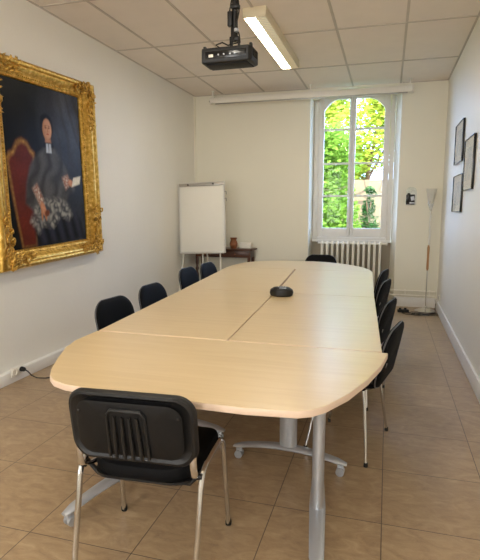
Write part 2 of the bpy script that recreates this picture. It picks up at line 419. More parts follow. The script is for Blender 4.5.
# ------------------------------------------------------------------ near chair (upholstered visitor chair, local +y is the front)
def near_chair():
    t = empty('visitor_chair', 'black upholstered chair with chrome legs and ribbed back, nearest the camera', 'chair', (-.925, 1.86, 0), R(4.))
    s = MB(); ol = rrect(.47, .42, .06, 6, .15)
    pad(s, ol, [(.06, .405), (.02, .405), (.006, .412), (0, .425), (0, .45), (.006, .464), (.025, .474), (.07, .478), (.13, .476), (.19, .475)], lambda u, v, d: Vector((u, v+.02, d+.015*abs(u/.235)**3*.4)))
    s.build('seat', M['vinyl'], t, xf=Matrix.Translation((0, 0, .018)))
    u_ = MB(); pad(u_, rrect(.44, .40, .09, 6), [(.02, .414), (0, .418), (0, .428)], lambda u, v, d: Vector((u, v+.02, d))); u_.build('seat_shell', M['plastic'], t)
    def back(u, v, d):
        # u width, v height, d depth (negative rearwards); curved around the sitter, leaning back
        z = .675+v; y = -.225-(z-.52)*.16+d+.42*u*u
        return Vector((u, y, z))
    ol = rrect(.505, .275, .075, 8, .06)
    # bottom edge sags in the middle
    ol = [(u, v-(.03*(1-(u/.25)**2) if v < 0 else 0)) for u, v in ol]
    p = MB(); pad(p, ol, [(.05, .004), (.01, .0), (0, .01), (0, .03), (.01, .045), (.03, .052), (.07, .056), (.12, .057)], back)
    bk = p.build('backrest', M['vinyl'], t)
    p = MB(); pad(p, ol, [(.024, .0), (.01, -.012), (.0, -.010), (-.006, .0), (-.006, .018), (.004, .024)], back)
    # the rear rim: ring only, then inset panel
    sh = p.build('back_shell', M['plastic'], t)
    ol2 = [(u*.86, v*.80) for u, v in ol]
    p = MB(); pad(p, ol2, [(.008, -.014), (.002, -.0185), (.012, -.021), (.06, -.021), (.1, -.021)][::-1], back)
    p.build('back_panel', M['plastic_fine'], sh)
    p = MB()
    pts = [(-.085, .075), (.085, .075), (.095, -.13), (-.095, -.13)]
    def bar(path, r): p.tube([back(u, v, -.022) for u, v in path], r, 8)
    bar([(-.08, -.12), (-.075, .06), (-.06, .08), (.06, .08), (.075, .06), (.08, -.12)], .006)
    p.build('handle_rim', M['plastic'], sh)
    for x in (-.045, -.015, .015, .045):
        r_ = MB(); r_.tube([back(x*1.15, -.125, -.024), back(x*1.08, -.03, -.025), back(x, .055, -.024)], [.007, .008, .005], 8); r_.build('rib', M['plastic'], sh)
    for x, z in ((-.2, .06), (.2, .06)):
        s_ = MB(); c = back(x, z, -.022); s_.box(c, (.01, .006, .01), .003); s_.build('screw', M['plastic'], sh)
    # chrome frame
    for s in (-1, 1):
        for pts in ([(s*.268, .232, .012), (s*.262, .192, .30), (s*.260, .172, .43), (s*.258, .155, .462), (s*.256, .12, .476)],
                    [(s*.252, -.275, .012), (s*.256, -.215, .25), (s*.258, -.175, .42), (s*.258, -.160, .455), (s*.257, -.13, .473), (s*.256, -.09, .478)]):
            leg = MB(); leg.tube(pts, .0115, 12, (1, 1.3)); l = leg.build('leg', M['chrome'], t)
            MB().lathe([(.0135, 0), (.015, .004), (.0145, .02), (.0125, .03)], (pts[0][0], pts[0][1], 0), 12).build('leg_cap', M['rubber'], l)
        a = MB(); a.tube([(s*.256, -.10, .478), (s*.256, 0, .479), (s*.256, .13, .475)], .0115, 10); a.build('side_rail', M['chrome'], t)
        br = MB(); br.tube([(s*.225, -.06, .438), (s*.232, -.14, .452), (s*.238, -.19, .475), (s*.238, -.205, .52), (s*.236, -.205, .58)], .012, 10, (1.2, .7))
        b_ = br.build('back_bracket', M['chrome'], t)
        k = MB(); k.tube([(s*.235, -.165, .462), (s*.262, -.165, .462)], [.014, .011], 14); k.build('bolt_cover', M['plastic'], t)
    for y in (.13, -.13):
        MB().tube([(-.256, y, .468), (-.2, y, .408), (.2, y, .408), (.256, y, .468)], .010, 10).build('crossbar', M['dark_metal'], t)
    return t
near_chair()

# ------------------------------------------------------------------ shell chairs with rounded backs around the table
def shell_chair():
    t = empty('meeting_chair', 'x', 'chair', (0, 0, 0), 0, None)
    s = MB(); ol = rrect(.44, .42, .09, 6)
    pad(s, ol, [(.06, .435), (.01, .435), (0, .442), (0, .455), (.008, .466), (.04, .472), (.1, .470), (.17, .466)], lambda u, v, d: Vector((u, v+.03, d+.3*u*u)))
    s.build('seat', M['vinyl'], t)
    def back(u, v, d):
        z = .630+v; return Vector((u, -.195-(z-.48)*.20+d+.30*u*u, z))
    ol = rrect(.47, .35, .13, 9, .07)
    p = MB(); pad(p, ol, [(.16, -.003), (.10, -.014), (.03, -.012), (.008, -.006), (0, .006), (0, .018), (.008, .027), (.03, .032), (.08, .034), (.13, .034)], back)
    bk = p.build('backrest', M['vinyl'], t)
    r_ = MB(); r_.tube([back(u*1.0, v*1.0, .009) for u, v in ol], .0045, 8, closed=True); r_.build('back_piping', M['grey_pipe'], bk)
    for sg in (-1, 1):
        for fy, ty in ((.24, .15), (-.15, -.10)):
            lg = MB(); lg.tube([(sg*.235+sg*(.04 if fy < 0 else 0), fy, .012), (sg*.205, ty+(fy-ty)*.3, .33), (sg*.19, ty, .425), (sg*.16, ty*.9, .44)], .0095, 10)
            l = lg.build('leg', M['chrome'], t)
            MB().lathe([(.012, 0), (.013, .004), (.0115, .025)], (sg*.235+sg*(.04 if fy < 0 else 0), fy, 0), 10).build('leg_cap', M['rubber'], l)
        br = MB(); br.tube([(sg*.15, -.05, .43), (sg*.17, -.13, .44), (sg*.175, -.165, .475), back(sg*.17, -.1, .0), back(sg*.165, -.02, -.006)], .009, 10); br.build('back_support', M['chrome'], t)
    MB().box((0, .02, .43), (.34, .26, .012), .004).build('seat_plate', M['dark_metal'], t)
    return t
proto = shell_chair()
# x, y, rotation (0 faces +y)
spots = [
    (-.155, 3.15, 78, 'black chair with thin chrome legs, nearest on the right side of the table', 'chairs along the right side of the table'),
    (-.185, 4.0, 78, 'black chair on the right side of the table, second from the camera', 'chairs along the right side of the table'),
    (-.22, 5.1, 78, 'black chair on the right side of the table, third from the camera', 'chairs along the right side of the table'),
    (-.24, 5.95, 79, 'black chair on the right side of the table, farthest one, towards the radiator', 'chairs along the right side of the table'),
    (-1.80, 3.39, -96, 'rounded black chair back at the left table edge, nearest to the gilt painting', 'chairs along the left side of the table'),
    (-1.83, 4.13, -94, 'rounded black chair back at the left table edge, second from the camera', 'chairs along the left side of the table'),
    (-2.0, 5.42, -94, 'black chair at the left table edge just in front of the flip chart easel', 'chairs along the left side of the table'),
    (-1.96, 6.0, -94, 'black chair at the left table edge by the dark wooden console', 'chairs along the left side of the table'),
    (-.935, 7.30, 180, 'black chair at the far head of the table before the radiator', 'chair at the far table end'),
]
for i, (x, y, a, lab, grp) in enumerate(spots):
    o = proto if i == 0 else copy_tree(proto)
    o.location = (x, y, 0); o.rotation_euler = (0, 0, R(a)); o['label'] = lab
    if i < 8: o['group'] = grp
    elif 'group' in o: del o['group']

# ------------------------------------------------------------------ conference phone on the table
ph = empty('conference_phone', 'black round conference speakerphone standing on the table centre', 'speakerphone', (-.865, 4.26, TZ))
p = MB(); p.lathe([(.085, 0), (.098, .008), (.104, .03), (.098, .055), (.084, .066), (.05, .068), (.001, .068)], n=32, sy=.85); p.build('base', M['plastic'], ph)
p = MB(); p.lathe([(.078, .066), (.078, .070), (.07, .074), (.001, .074)], n=32, sy=.85); p.build('speaker_grille', M['plastic_fine'], ph)
p = MB(); p.box((.02, -.045, .075), (.06, .025, .004), .002); p.build('display', M['silver'], ph)
p = MB()
for x in (-.03, -.01, .01, .03): p.box((x, .02, .076), (.012, .012, .005), .002)
p.build('keypad', M['silver'], ph)

# ------------------------------------------------------------------ painting on left wall
FRX = XL+.012
pt = empty('framed_painting', 'large portrait of a seated robed cleric in a heavy carved gilt frame', 'painting', (XL+.005, 4.12, 1.875))
pt.rotation_euler = (R(2.0), 0, 0)
PW, PH = 1.15, 1.48
OW, OH = 1.55, 1.76     # outer
# canvas painted on a dense grid
def blob(u, v, cu, cv, ru, rv, ang=0, soft=.25):
    du, dv = u-cu, (v-cv); c, s = math.cos(ang), math.sin(ang)
    a = (du*c+dv*s)/ru; b_ = (-du*s+dv*c)/rv; d = math.sqrt(a*a+b_*b_)
    return max(0, min(1, (1+soft-d)/(2*soft) if soft else (d < 1)))
def polym(u, v, pts, soft=.012):
    ins = False; dm = 9
    n = len(pts)
    for i in range(n):
        x0, y0 = pts[i]; x1, y1 = pts[(i+1) % n]
        if (y0 > v) != (y1 > v) and u < (x1-x0)*(v-y0)/(y1-y0)+x0: ins = not ins
        dx, dy = x1-x0, y1-y0; t = max(0, min(1, ((u-x0)*dx+(v-y0)*dy)/(dx*dx+dy*dy)))
        dm = min(dm, math.hypot(u-x0-t*dx, v-y0-t*dy))
    sd = dm if ins else -dm
    return max(0, min(1, .5+sd/(2*soft)))
def mixc(c, d, f): return tuple(a*(1-f)+b_*f for a, b_ in zip(c, d))
def nz(x, y, s, seed=0): return noise.noise(Vector((x*s+seed, y*s*1.3, seed*1.7)))
def paint(u, v):
    c = mixc(hexc('15130F'), hexc('30343D'), max(0, min(1, (u-.42)*1.7+nz(u, v, 3, 1)*.4)))
    c = mixc(c, hexc('5A5B62'), .6*blob(u, v, .80, .82, .26, .22, .4, .7)*(.7+.6*nz(u, v, 6, 4)))    # curtain folds
    c = mixc(c, hexc('33302F'), .6*max(0, math.sin((u*1.4+v*.6)*34+nz(u, v, 5, 2)*3))*blob(u, v, .85, .75, .25, .3, 0, .5))
    # chair, red upholstery with gilt edge
    ch = [(.13, .02), (.07, .30), (.03, .54), (.06, .575), (.10, .585), (.15, .64), (.21, .66), (.27, .645), (.31, .60), (.345, .585), (.36, .40), (.30, .02)]
    w = polym(u, v, ch, .02); c = mixc(c, hexc('62261A'), w*(.85+.3*nz(u, v, 9, 3)))
    rim = polym(u, v, ch, .012)*(1-polym(u, v, [(p[0]*.86+.028, p[1]*.955+.005) for p in ch], .012))
    c = mixc(c, hexc('A8803F'), rim*(.5+.7*abs(nz(u, v, 40, 5))))
    # cassock / robe body
    body = [(.20, .28), (.23, .40), (.28, .50), (.34, .56), (.43, .60), (.48, .625), (.60, .625), (.66, .58), (.75, .50), (.84, .42), (.86, .36), (.76, .33), (.70, .26), (.62, .20), (.35, .20)]
    w = polym(u, v, body, .015); f = .5+.5*math.sin((u*.9-v*.35)*42+nz(u, v, 7, 6)*4)
    c = mixc(c, mixc(hexc('343331'), hexc('5C5A5A'), f*.6), w)
    sk = [(.30, .02), (.28, .14), (.36, .24), (.62, .26), (.80, .24), (.92, .14), (.95, .02)]
    c = mixc(c, mixc(hexc('15151A'), hexc('2C2E3A'), .5+.5*math.sin(u*50+v*20)), polym(u, v, sk, .02))
    # lace surplice over the lap
    lc = [(.24, .17), (.30, .25), (.42, .30), (.58, .31), (.74, .27), (.80, .20), (.74, .16), (.62, .19), (.52, .12), (.40, .14), (.33, .09)]
    w = polym(u, v, lc, .02); f = abs(nz(u, v, 26, 8))*1.8+.25*math.sin((u+v)*60)
    c = mixc(c, mixc(hexc('46474A'), hexc('9C9A92'), max(0, min(1, f))), w*.85)
    # sleeves with lace cuffs and hands
    for pts in ([(.29, .37), (.35, .40), (.42, .30), (.37, .26)], [(.68, .44), (.76, .46), (.80, .40), (.72, .36)]):
        c = mixc(c, mixc(hexc('8C5D4E'), hexc('BDAFA0'), abs(nz(u, v, 40, 9))*1.6), polym(u, v, pts, .012))
    c = mixc(c, hexc('B98263'), blob(u, v, .405, .245, .028, .045, .5)); c = mixc(c, hexc('A8714F'), blob(u, v, .43, .205, .014, .035, .2))
    c = mixc(c, hexc('6B3A26'), blob(u, v, .45, .215, .03, .02, .2)); c = mixc(c, hexc('A8714F'), blob(u, v, .385, .205, .010, .035, 0))
    c = mixc(c, hexc('B98263'), blob(u, v, .80, .405, .035, .022, -.3))
    c = mixc(c, hexc('D7D2C4'), polym(u, v, [(.81, .38), (.93, .40), (.95, .455), (.84, .44)], .006))
    # hair, cap, face, collar bands
    c = mixc(c, hexc('1B1512'), blob(u, v, .52, .755, .082, .075, 0, .12))
    c = mixc(c, hexc('0F0E0E'), blob(u, v, .515, .80, .06, .022, 0, .2))
    fc = blob(u, v, .525, .735, .056, .066, -.05, .1)
    c = mixc(c, mixc(hexc('A87858'), hexc('C4967A'), max(0, min(1, (u-.48)*9))), fc)
    c = mixc(c, hexc('5A3626'), .9*blob(u, v, .508, .745, .012, .005, 0, .4)); c = mixc(c, hexc('5A3626'), .9*blob(u, v, .548, .745, .011, .005, 0, .4))
    c = mixc(c, hexc('4A2C20'), .7*blob(u, v, .507, .757, .016, .003, .1, .5)); c = mixc(c, hexc('4A2C20'), .7*blob(u, v, .55, .757, .014, .003, -.1, .5))
    c = mixc(c, hexc('9A6547'), .8*blob(u, v, .533, .728, .006, .016, 0, .5)); c = mixc(c, hexc('8E4034'), .9*blob(u, v, .53, .706, .016, .0045, 0, .4))
    c = mixc(c, hexc('A8775A'), polym(u, v, [(.495, .68), (.56, .68), (.57, .645), (.49, .645)], .008))
    c = mixc(c, hexc('15151A'), polym(u, v, [(.47, .655), (.59, .655), (.60, .625), (.46, .625)], .006))
    for x in (.512, .548): c = mixc(c, hexc('AEB6C0'), polym(u, v, [(x-.013, .648), (x+.013, .648), (x+.017, .592), (x-.017, .592)], .004))
    k = 1+.18*nz(u, v, 60, 11)
    return tuple(max(0, min(1, q*k)) for q in c)
NU, NV = 150, 200
me = bpy.data.meshes.new('canvas'); vs = []; cols = []
for j in range(NV+1):
    for i in range(NU+1):
        u, v = i/NU, j/NV
        vs.append((.022, (u-.5)*PW, (v-.5)*PH)); cols.extend((*paint(u, v), 1))
fs = [(j*(NU+1)+i, j*(NU+1)+i+1, (j+1)*(NU+1)+i+1, (j+1)*(NU+1)+i) for j in range(NV) for i in range(NU)]
nfront = len(vs)
for dx in (.022, .006):
    for sy, sz in ((-1, -1), (1, -1), (1, 1), (-1, 1)): vs.append((dx, sy*PW/2, sz*PH/2))
for a in range(4):
    b_ = (a+1) % 4; fs.append((nfront+a, nfront+b_, nfront+4+b_, nfront+4+a))
fs.append((nfront+4, nfront+7, nfront+6, nfront+5)); cols.extend([.3, .25, .18, 1]*8)
me.from_pydata(vs, [], fs); at = me.color_attributes.new('paint', 'FLOAT_COLOR', 'POINT'); at.data.foreach_set('color', cols)
me.materials.append(M['oil']); cv = bpy.data.objects.new('canvas', me); C.objects.link(cv); cv.parent = pt
# frame: mitred profile (t across 0 = sight edge .. 1 = outer edge, x = projection)
prof = [(0, .006), (0, .034), (.04, .040), (.09, .036), (.13, .044), (.20, .046), (.28, .052), (.40, .072), (.52, .088), (.60, .092), (.64, .086), (.68, .096), (.76, .104), (.85, .103), (.92, .094), (.96, .08), (1, .06), (1, .006)]
fr = MB(); n = 4
def ring(t, x):
    hw = PW/2-.02+(OW/2-PW/2+.02)*t; hh = PH/2-.02+(OH/2-PH/2+.02)*t
    out = []
    N = 14
    cs = [(-hw, -hh), (hw, -hh), (hw, hh), (-hw, hh)]
    for a in range(4):
        p, q = cs[a], cs[(a+1) % 4]
        for k in range(N): f_ = k/N; out.append(Vector((x, p[0]+(q[0]-p[0])*f_, p[1]+(q[1]-p[1])*f_)))
    return out
rs = [ring(t, x) for t, x in prof]; fr.loops(rs+[rs[0]], False, False)
bmesh.ops.remove_doubles(fr.bm, verts=fr.bm.verts, dist=1e-5)
fr.build('frame', M['gold'], pt, smooth=50)
# egg and dart beading just outside the sight edge
bd = MB()
def ball(mb, c, r, sq=(1, 1, 1), rot=None, seg=6):
    b2 = bmesh.new(); bmesh.ops.create_uvsphere(b2, u_segments=seg+2, v_segments=seg, radius=r)
    m = Matrix.Translation(Vector(c)) @ (rot.to_4x4() if rot is not None else Matrix.Identity(4)) @ Matrix.Diagonal((*sq, 1)); mb.join(b2, m)
hw, hh = PW/2+.016, PH/2+.016
k = 0
y = -hw
while y < hw: ball(bd, (.045, y, hh), .010); ball(bd, (.045, y, -hh), .010); y += .024
z = -hh
while z < hh: ball(bd, (.045, hw, z), .010); ball(bd, (.045, -hw, z), .010); z += .024
bd.build('beading', M['gold_orn'], pt, smooth=60)
# carved leaf ornaments: corners and mid-sides
def leafy(cy, cz, arms, name, cnt, seed):
    rnd = random.Random(seed); o = MB()
    def leaf(y, z, ang, L, W, x):
        pts = []
        rot = Matrix.Rotation(ang, 3, 'X')
        rings = []
        for k in range(7):
            t = k/6; wd = W*math.sin(PI*(.12+.88*t)**.8)*(1+.25*math.sin(t*14)); hx = .016*math.sin(PI*t)+.02*t*t
            c = Vector((x+hx, L*t*math.cos(.5*t), L*t*math.sin(.5*t)))
            rings.append([Vector((0, y, z))+rot @ (c+Vector((.010*math.sin(2*PI*j/8)*(1-.5*t), 0, wd*math.cos(2*PI*j/8)))) for j in range(8)])
        o.loops(rings)
    for k in range(cnt):
        a, L = rnd.choice(arms); t = rnd.random()**1.15
        d = Vector((math.cos(a), math.sin(a))); nrm = Vector((-d.y, d.x))
        off = rnd.uniform(-.065, .06)*(1-.4*t)
        py, pz = cy+d.x*L*t+nrm.x*off, cz+d.y*L*t+nrm.y*off
        leaf(py, pz, a+rnd.uniform(-.9, .9)+(off*7), rnd.uniform(.03, .055), rnd.uniform(.008, .014), rnd.uniform(.074, .088))
    for k in range(max(4, cnt//9)):    # scrolls
        a, L = rnd.choice(arms); t = rnd.random()*.95; d = (math.cos(a), math.sin(a)); off = rnd.uniform(-.06, .06)
        py, pz = cy+d[0]*L*t-d[1]*off, cz+d[1]*L*t+d[0]*off; sg = rnd.choice((-1, 1)); a0 = rnd.uniform(0, 6)
        o.tube([(.105+.012*q/14, py+.034*(1-q/16)*math.cos(a0+sg*q*.55), pz+.034*(1-q/16)*math.sin(a0+sg*q*.55)) for q in range(14)], [.0085-.0003*q for q in range(14)], 6)
    o.build(name, M['gold_orn'], pt, smooth=60)
ry, rz = OW/2-.095, OH/2-.075
q = 0
for sy in (-1, 1):
    for sz in (-1, 1):
        leafy(sy*ry, sz*rz, [(0 if sy < 0 else PI, .30), (PI/2 if sz < 0 else -PI/2, .42), (0 if sy < 0 else PI, .1)], 'corner_ornament', 95, 10+q); q += 1

# ------------------------------------------------------------------ small frames on right wall
def pic(y0, y1, z0, z1, label):
    t = empty('framed_picture', label, 'picture', (XR-.002, (y0+y1)/2, (z0+z1)/2), 0, 'framed pictures on the right wall')
    w, h = (y1-y0)/2, (z1-z0)/2; f = MB()
    for a, b_, c, d in ((-w, w, h-.008, h), (-w, w, -h, -h+.008), (-w, -w+.008, -h+.008, h-.008), (w-.008, w, -h+.008, h-.008)):
        f.bb(-.024, 0, a, b_, c, d, .002)
    f.build('frame', M['blackgloss'], t)
    MB().bb(-.012, -.002, -w+.007, w-.007, -h+.007, h-.007).build('mat_board', M['paper'], t)
    p = MB(); p.bb(-.0135, -.0125, -w*.62, w*.62, -h*.62, h*.62); p.build('print', PRINT, t)
    MB().bb(-.018, -.016, -w+.007, w-.007, -h+.007, h-.007).build('glazing', M['glass'], t)
def print_mat():
    t = NT('faded_print'); a = t.noise(9, 6, (1, 1, 1), .65); b_ = t.noise(40, 4)
    c = t.ramp(a, [(.35, hexc('B4BABC')), (.5, hexc('D2D3D0')), (.65, hexc('E2E0D8'))]); t.bsdf(c, .6); return t.m
PRINT = print_mat()
pic(5.99, 6.64, 2.005, 2.455, 'thin black framed print, topmost of the three on the right wall')
pic(5.17, 5.78, 1.675, 2.185, 'thin black framed print, nearest the camera of the three on the right wall')
pic(5.86, 6.59, 1.455, 1.868, 'thin black framed print, lowest of the three and closest to the lamp')

# ------------------------------------------------------------------ projector and ceiling mount
pj = empty('ceiling_projector', 'black projector hanging upside down from a dark pole under the ceiling', 'projector', (-1.125, 3.62, 2.518), R(-1))
b_ = MB(); b_.prism([(-.175, -.12), (.165, -.12), (.185, -.10), (.185, .06), (.165, .08), (-.165, .08), (-.185, .06), (-.185, -.10)], -.008, .094, .012); bd = b_.build('body', M['plastic'], pj)
p = MB(); p.prism([(-.15, -.09), (.15, -.09), (.16, .05), (-.16, .05)], -.018, -.006, .008); p.build('bottom_cover', M['plastic_fine'], pj)
p = MB(); p.box((0, -.122, .042), (.30, .006, .05), .002); p.build('connector_panel', M['blackgloss'], pj)
p = MB(); p.box((-.105, -.127, .035), (.034, .008, .018), .002); p.build('video_socket', M['white_plastic'], pj)
for x in (-.05, -.01, .035, .07):
    p = MB(); p.tube([(x, -.124, .04), (x, -.13, .04)], .006, 10); p.build('socket', M['silver'], pj)
for x in (-.17, .17):
    p = MB(); p.box((x, -.07, .10), (.018, .03, .03), .004); p.build('foot', M['plastic'], pj)
p = MB()
for y in (-.07, -.05, -.03, -.01, .01, .03): p.box((.187, y, .055), (.006, .006, .05))
p.build('vent_grille', M['blackgloss'], pj)
p = MB(); p.tube([(.09, .078, .045), (.09, .10, .045)], .035, 20); p.build('lens', M['blackgloss'], pj)
mt = empty('projector_mount', 'dark metal ceiling pole with bracket arms and cables holding the projector', 'projector mount', (-1.10, 3.64, 2.606))
p = MB(); p.tube([(0, 0, .10), (0, 0, H-2.606-.012)], .021, 14); p.lathe([(.06, H-2.606-.014), (.06, H-2.606)], n=20); p.build('pole', M['dark_metal'], mt)
p = MB(); p.box((0, 0, .008), (.2, .12, .010), .003); p.box((-.03, 0, .045), (.006, .05, .075), .002); p.box((.03, 0, .045), (.006, .05, .075), .002); p.box((0, 0, .09), (.07, .05, .03), .006)
p.build('bracket', M['dark_metal'], mt)
for i, (ax, ay) in enumerate(((-.1, -.06), (.1, -.06), (-.1, .06), (.1, .06))):
    p = MB(); p.tube([(0, 0, .02), (ax*.6, ay*.6, .012), (ax, ay, .002)], .006, 8); p.build('arm', M['dark_metal'], mt)
p = MB(); p.box((-.028, -.02, .22), (.035, .04, .10), .006); p.box((.01, -.02, .30), (.06, .05, .03), .006); p.build('clamp', M['dark_metal'], mt)
p = MB(); p.tube([(0.02, -.03, .13), (.02, -.03, .15)], .017, 14); p.build('clamp_knob', M['silver'], mt)
for i in range(3):
    rnd = random.Random(40+i); pts = []
    a0 = i*2.1
    for k in range(14):
        z = .02+k*.05; r = .032+.008*math.sin(k*1.3+i); pts.append((r*math.cos(a0+k*.35), r*math.sin(a0+k*.35)-.006, z))
    if i == 0: pts = [(-.08, -.1, .008), (-.11, -.10, .03), (-.07, -.08, .05), (-.04, -.04, .04)] + pts[1:]
    p = MB(); p.tube(pts, .005, 7); p.build('cable', M['cable'], mt)

# ------------------------------------------------------------------ luminaires
def luminaire(x0, x1, y0, y1, label):
    t = empty('fluorescent_light', label, 'ceiling light', ((x0+x1)/2, (y0+y1)/2, H))
    w, l = (x1-x0)/2, (y1-y0)/2; h = MB()
    h.bb(-w, w, -l, l, -.075, .003, .004); h.bb(-w, -w+.012, -l, l, -.09, -.074, .002); h.bb(w-.012, w, -l, l, -.09, -.074, .002)
    h.bb(-w, w, -l, -l+.014, -.09, -.074, .002); h.bb(-w, w, l-.014, l, -.09, -.074, .002); h.build('housing', M['louvre'], t)
    MB().bb(-w+.014, .0, -l+.03, l-.03, -.086, -.076, .002).build('lit_diffuser', M['tube'], t)
    g_ = MB(); n_ = int((y1-y0)/.045)
    for k in range(n_): yy = -l+.03+k*(2*l-.06)/(n_-1); g_.bb(.006, w-.014, yy-.002, yy+.002, -.088, -.076)
    g_.bb(.004, .008, -l+.02, l-.02, -.088, -.076); g_.build('louvre', M['louvre'], t)
    MB().bb(.009, w-.015, -l+.03, l-.03, -.0765, -.0755).build('lamp_tube', M['tube_dim'], t)
luminaire(-1.345, -1.125, 4.69, 6.48, 'lit twin fluorescent ceiling light beyond the projector')
luminaire(-1.345, -1.125, .6, 2.4, 'added twin fluorescent light out of view, brightening the near table end')  # added second light, never in view, to lift the room brightness

# ------------------------------------------------------------------ projection screen case
ps = empty('projection_screen', 'long white rolled up projection screen case hung under the ceiling across the window top', 'projection screen', (-1.23, 7.74, 3.10))
p = MB(); p.box((0, 0, .06), (2.98, .085, .085), .014); p.build('case', M['white_plastic'], ps)
p = MB(); p.box((0, -.005, .012), (2.86, .022, .018), .004); p.build('bottom_bar', M['grey_al'], ps)
for s in (-1, 1):
    p = MB(); p.box((s*1.50, 0, .06), (.03, .095, .10), .012); p.build('end_cap', M['white_plastic'], ps)
p = MB(); p.tube([(-1.516, -.02, .05), (-1.524, -.02, .05)], .012, 12); p.build('drive_socket', M['dark_metal'], ps)
for x in (-1.47, .06, 1.46):
    p = MB(); p.box((x, 0, .112), (.05, .05, .02), .004); p.box((x, .0, .158), (.018, .018, .085), .003); p.box((x, 0, .2015), (.05, .05, .006), .001); p.build('ceiling_bracket', M['white_plastic'], ps)

# ------------------------------------------------------------------ flip chart easel
fc = empty('flip_chart_easel', 'white flip chart board with grey clamp bar on a thin tripod, left rear corner', 'flip chart', (-2.70, 7.2, 0))
tilt = Matrix.Translation((0, 0, 1.35)) @ Matrix.Rotation(R(-2.2), 4, 'Y') @ Matrix.Rotation(R(-4), 4, 'X')
p = MB(); p.box((0, 0, 0), (.71, .02, 1.03), .006); p.build('board', M['board'], fc, xf=tilt)
p = MB()
for a, b2, c, d in ((0, .522, .735, .022), (0, -.522, .735, .022)): p.box((a, -.002, b2), (c, .028, d), .005)
for s in (-1, 1): p.box((s*.360, -.002, 0), (.018, .028, 1.04), .005)
p.build('board_frame', M['pale_al'], fc, xf=tilt)
p = MB(); p.box((0, -.02, .5), (.70, .022, .045), .006); p.build('clamp_bar', M['grey_al'], fc, xf=tilt)
p = MB(); p.box((0, -.0135, -.015), (.655, .004, .97), .001); pd = p.build('paper_pad', M['paper'], fc, xf=tilt)
for x in (-.2, .2):
    p = MB(); p.tube([(x, -.03, .5), (x, -.055, .5)], .012, 12); p.build('clamp_knob', M['dark_metal'], fc, xf=tilt)
for z in (.38, .28):
    p = MB(); p.tube([(.368, -.01, z), (.395, -.015, z), (.402, -.03, z-.02), (.40, -.02, z-.045)], .006, 8); p.build('hook', M['grey_al'], fc, xf=tilt)
p = MB(); p.box((0, -.03, -.535), (.69, .06, .012), .003); p.build('pen_tray', M['grey_al'], fc, xf=tilt)
for a, b2 in (((-.30, .02, .86), (-.37, -.14, 0)), ((.28, .02, .86), (.35, -.14, 0)), ((0, .05, 1.3), (0, .45, 0))):
    p = MB(); p.tube([a, tuple(a[i]*.02+b2[i]*.98+(0, 0, .012)[i] for i in range(3))], .011, 10)
    l = p.build('leg', M['white_plastic'], fc)
    MB().lathe([(.015, 0), (.016, .01), (.013, .04)], b2, 10).build('rubber_foot', M['rubber'], l)
p = MB(); p.tube([(0, .02, .86), (0, .02, .55)], .013, 10); p.build('center_post', M['white_plastic'], fc)
p = MB(); p.box((0, .02, .83), (.62, .02, .025), .004); p.build('brace', M['grey_al'], fc)

# ------------------------------------------------------------------ console table with jug and card box
CZ = .855
cs = empty('console_table', 'small dark carved wooden console against the back wall behind the easel', 'console table', (-2.53, 7.79, 0))
p = MB(); p.prism([(-.50, -.17), (.47, -.17), (.50, -.14), (.50, .17), (-.50, .17)], CZ-.028, CZ, .008); p.build('top', M['darkwood'], cs)
p = MB(); p.box((0, .0, CZ-.085), (.92, .28, .11), .004); p.build('apron', M['darkwood'], cs)
for x in (-.2, .22):
    p = MB(); p.box((x, -.145, CZ-.085), (.36, .014, .08), .004); d = p.build('drawer', M['darkwood'], cs)
    k_ = MB(); k_.tube([(x, -.152, CZ-.085), (x, -.17, CZ-.085)], [.007, .012], 10); k_.build('knob', M['copperwood'], d)
for x in (-.44, .44):
    for y in (-.12, .12):
        p = MB(); p.lathe([(.02, 0), (.028, .02), (.022, .06), (.016, .12), (.026, .3), (.032, .42), (.018, .48), (.03, .52), (.018, .56), (.028, .62), (.026, CZ-.14)], (x, y, 0), 14); p.build('leg', M['darkwood'], cs)
j = empty('wooden_vase', 'brown turned vase with flared rim standing on the console', 'vase', (-2.36, 7.72, CZ))
p = MB(); p.lathe([(.045, 0), (.05, .008), (.062, .05), (.064, .08), (.054, .112), (.044, .135), (.048, .153), (.044, .155), (.04, .136), (.001, .125)], n=24); p.build('body', M['copperwood'], j)
MB().lathe([(.046, .152), (.060, .172), (.056, .174), (.042, .154)], n=24).build('rim', M['copperwood'], j)
bx = MB(); bx.box((0, 0, .045), (.19, .09, .09), .004); o = bx.build('paper_box', M['paper'], loc=(-2.19, 7.84, CZ))
tag(o, 'white paper box on the console, right of the brown vase', 'box')

# ------------------------------------------------------------------ radiator
rd = empty('radiator', 'off-white cast iron column radiator in the recess under the window', 'radiator', (-.545, 8.14, 0))
NS = 12; pitch = .98/NS
for k in range(NS):
    x = (k-(NS-1)/2)*pitch; p = MB()
    for y in (-.045, .045):
        p.tube([(x, y*.3, .14), (x, y, .175), (x, y, .22), (x, y, .88), (x, y, .93), (x, y*.3, .965)], [.018, .021, .0185, .0185, .021, .018], 8, (1, 1.2))
    p.tube([(x, -.04, .16), (x, .04, .16)], .018, 8); p.tube([(x, -.04, .945), (x, .04, .945)], .018, 8)
    p.build('column', M['radiator'], rd)
p = MB(); p.tube([(-.52, 0, .945), (.53, 0, .945)], .017, 10); p.tube([(-.50, 0, .165), (.53, 0, .165)], .017, 10); p.build('header_pipe', M['radiator'], rd)
for x in (-.45, .45):
    p = MB(); p.box((x, 0, .07), (.03, .09, .14), .008); p.build('foot', M['radiator'], rd)
p = MB(); p.tube([(.53, 0, .165), (.565, 0, .165), (.575, 0, .19), (.575, 0, .22)], .013, 10); p.tube([(.575, 0, .215), (.575, 0, .25)], .02, 12); p.build('valve', M['white_plastic'], rd)
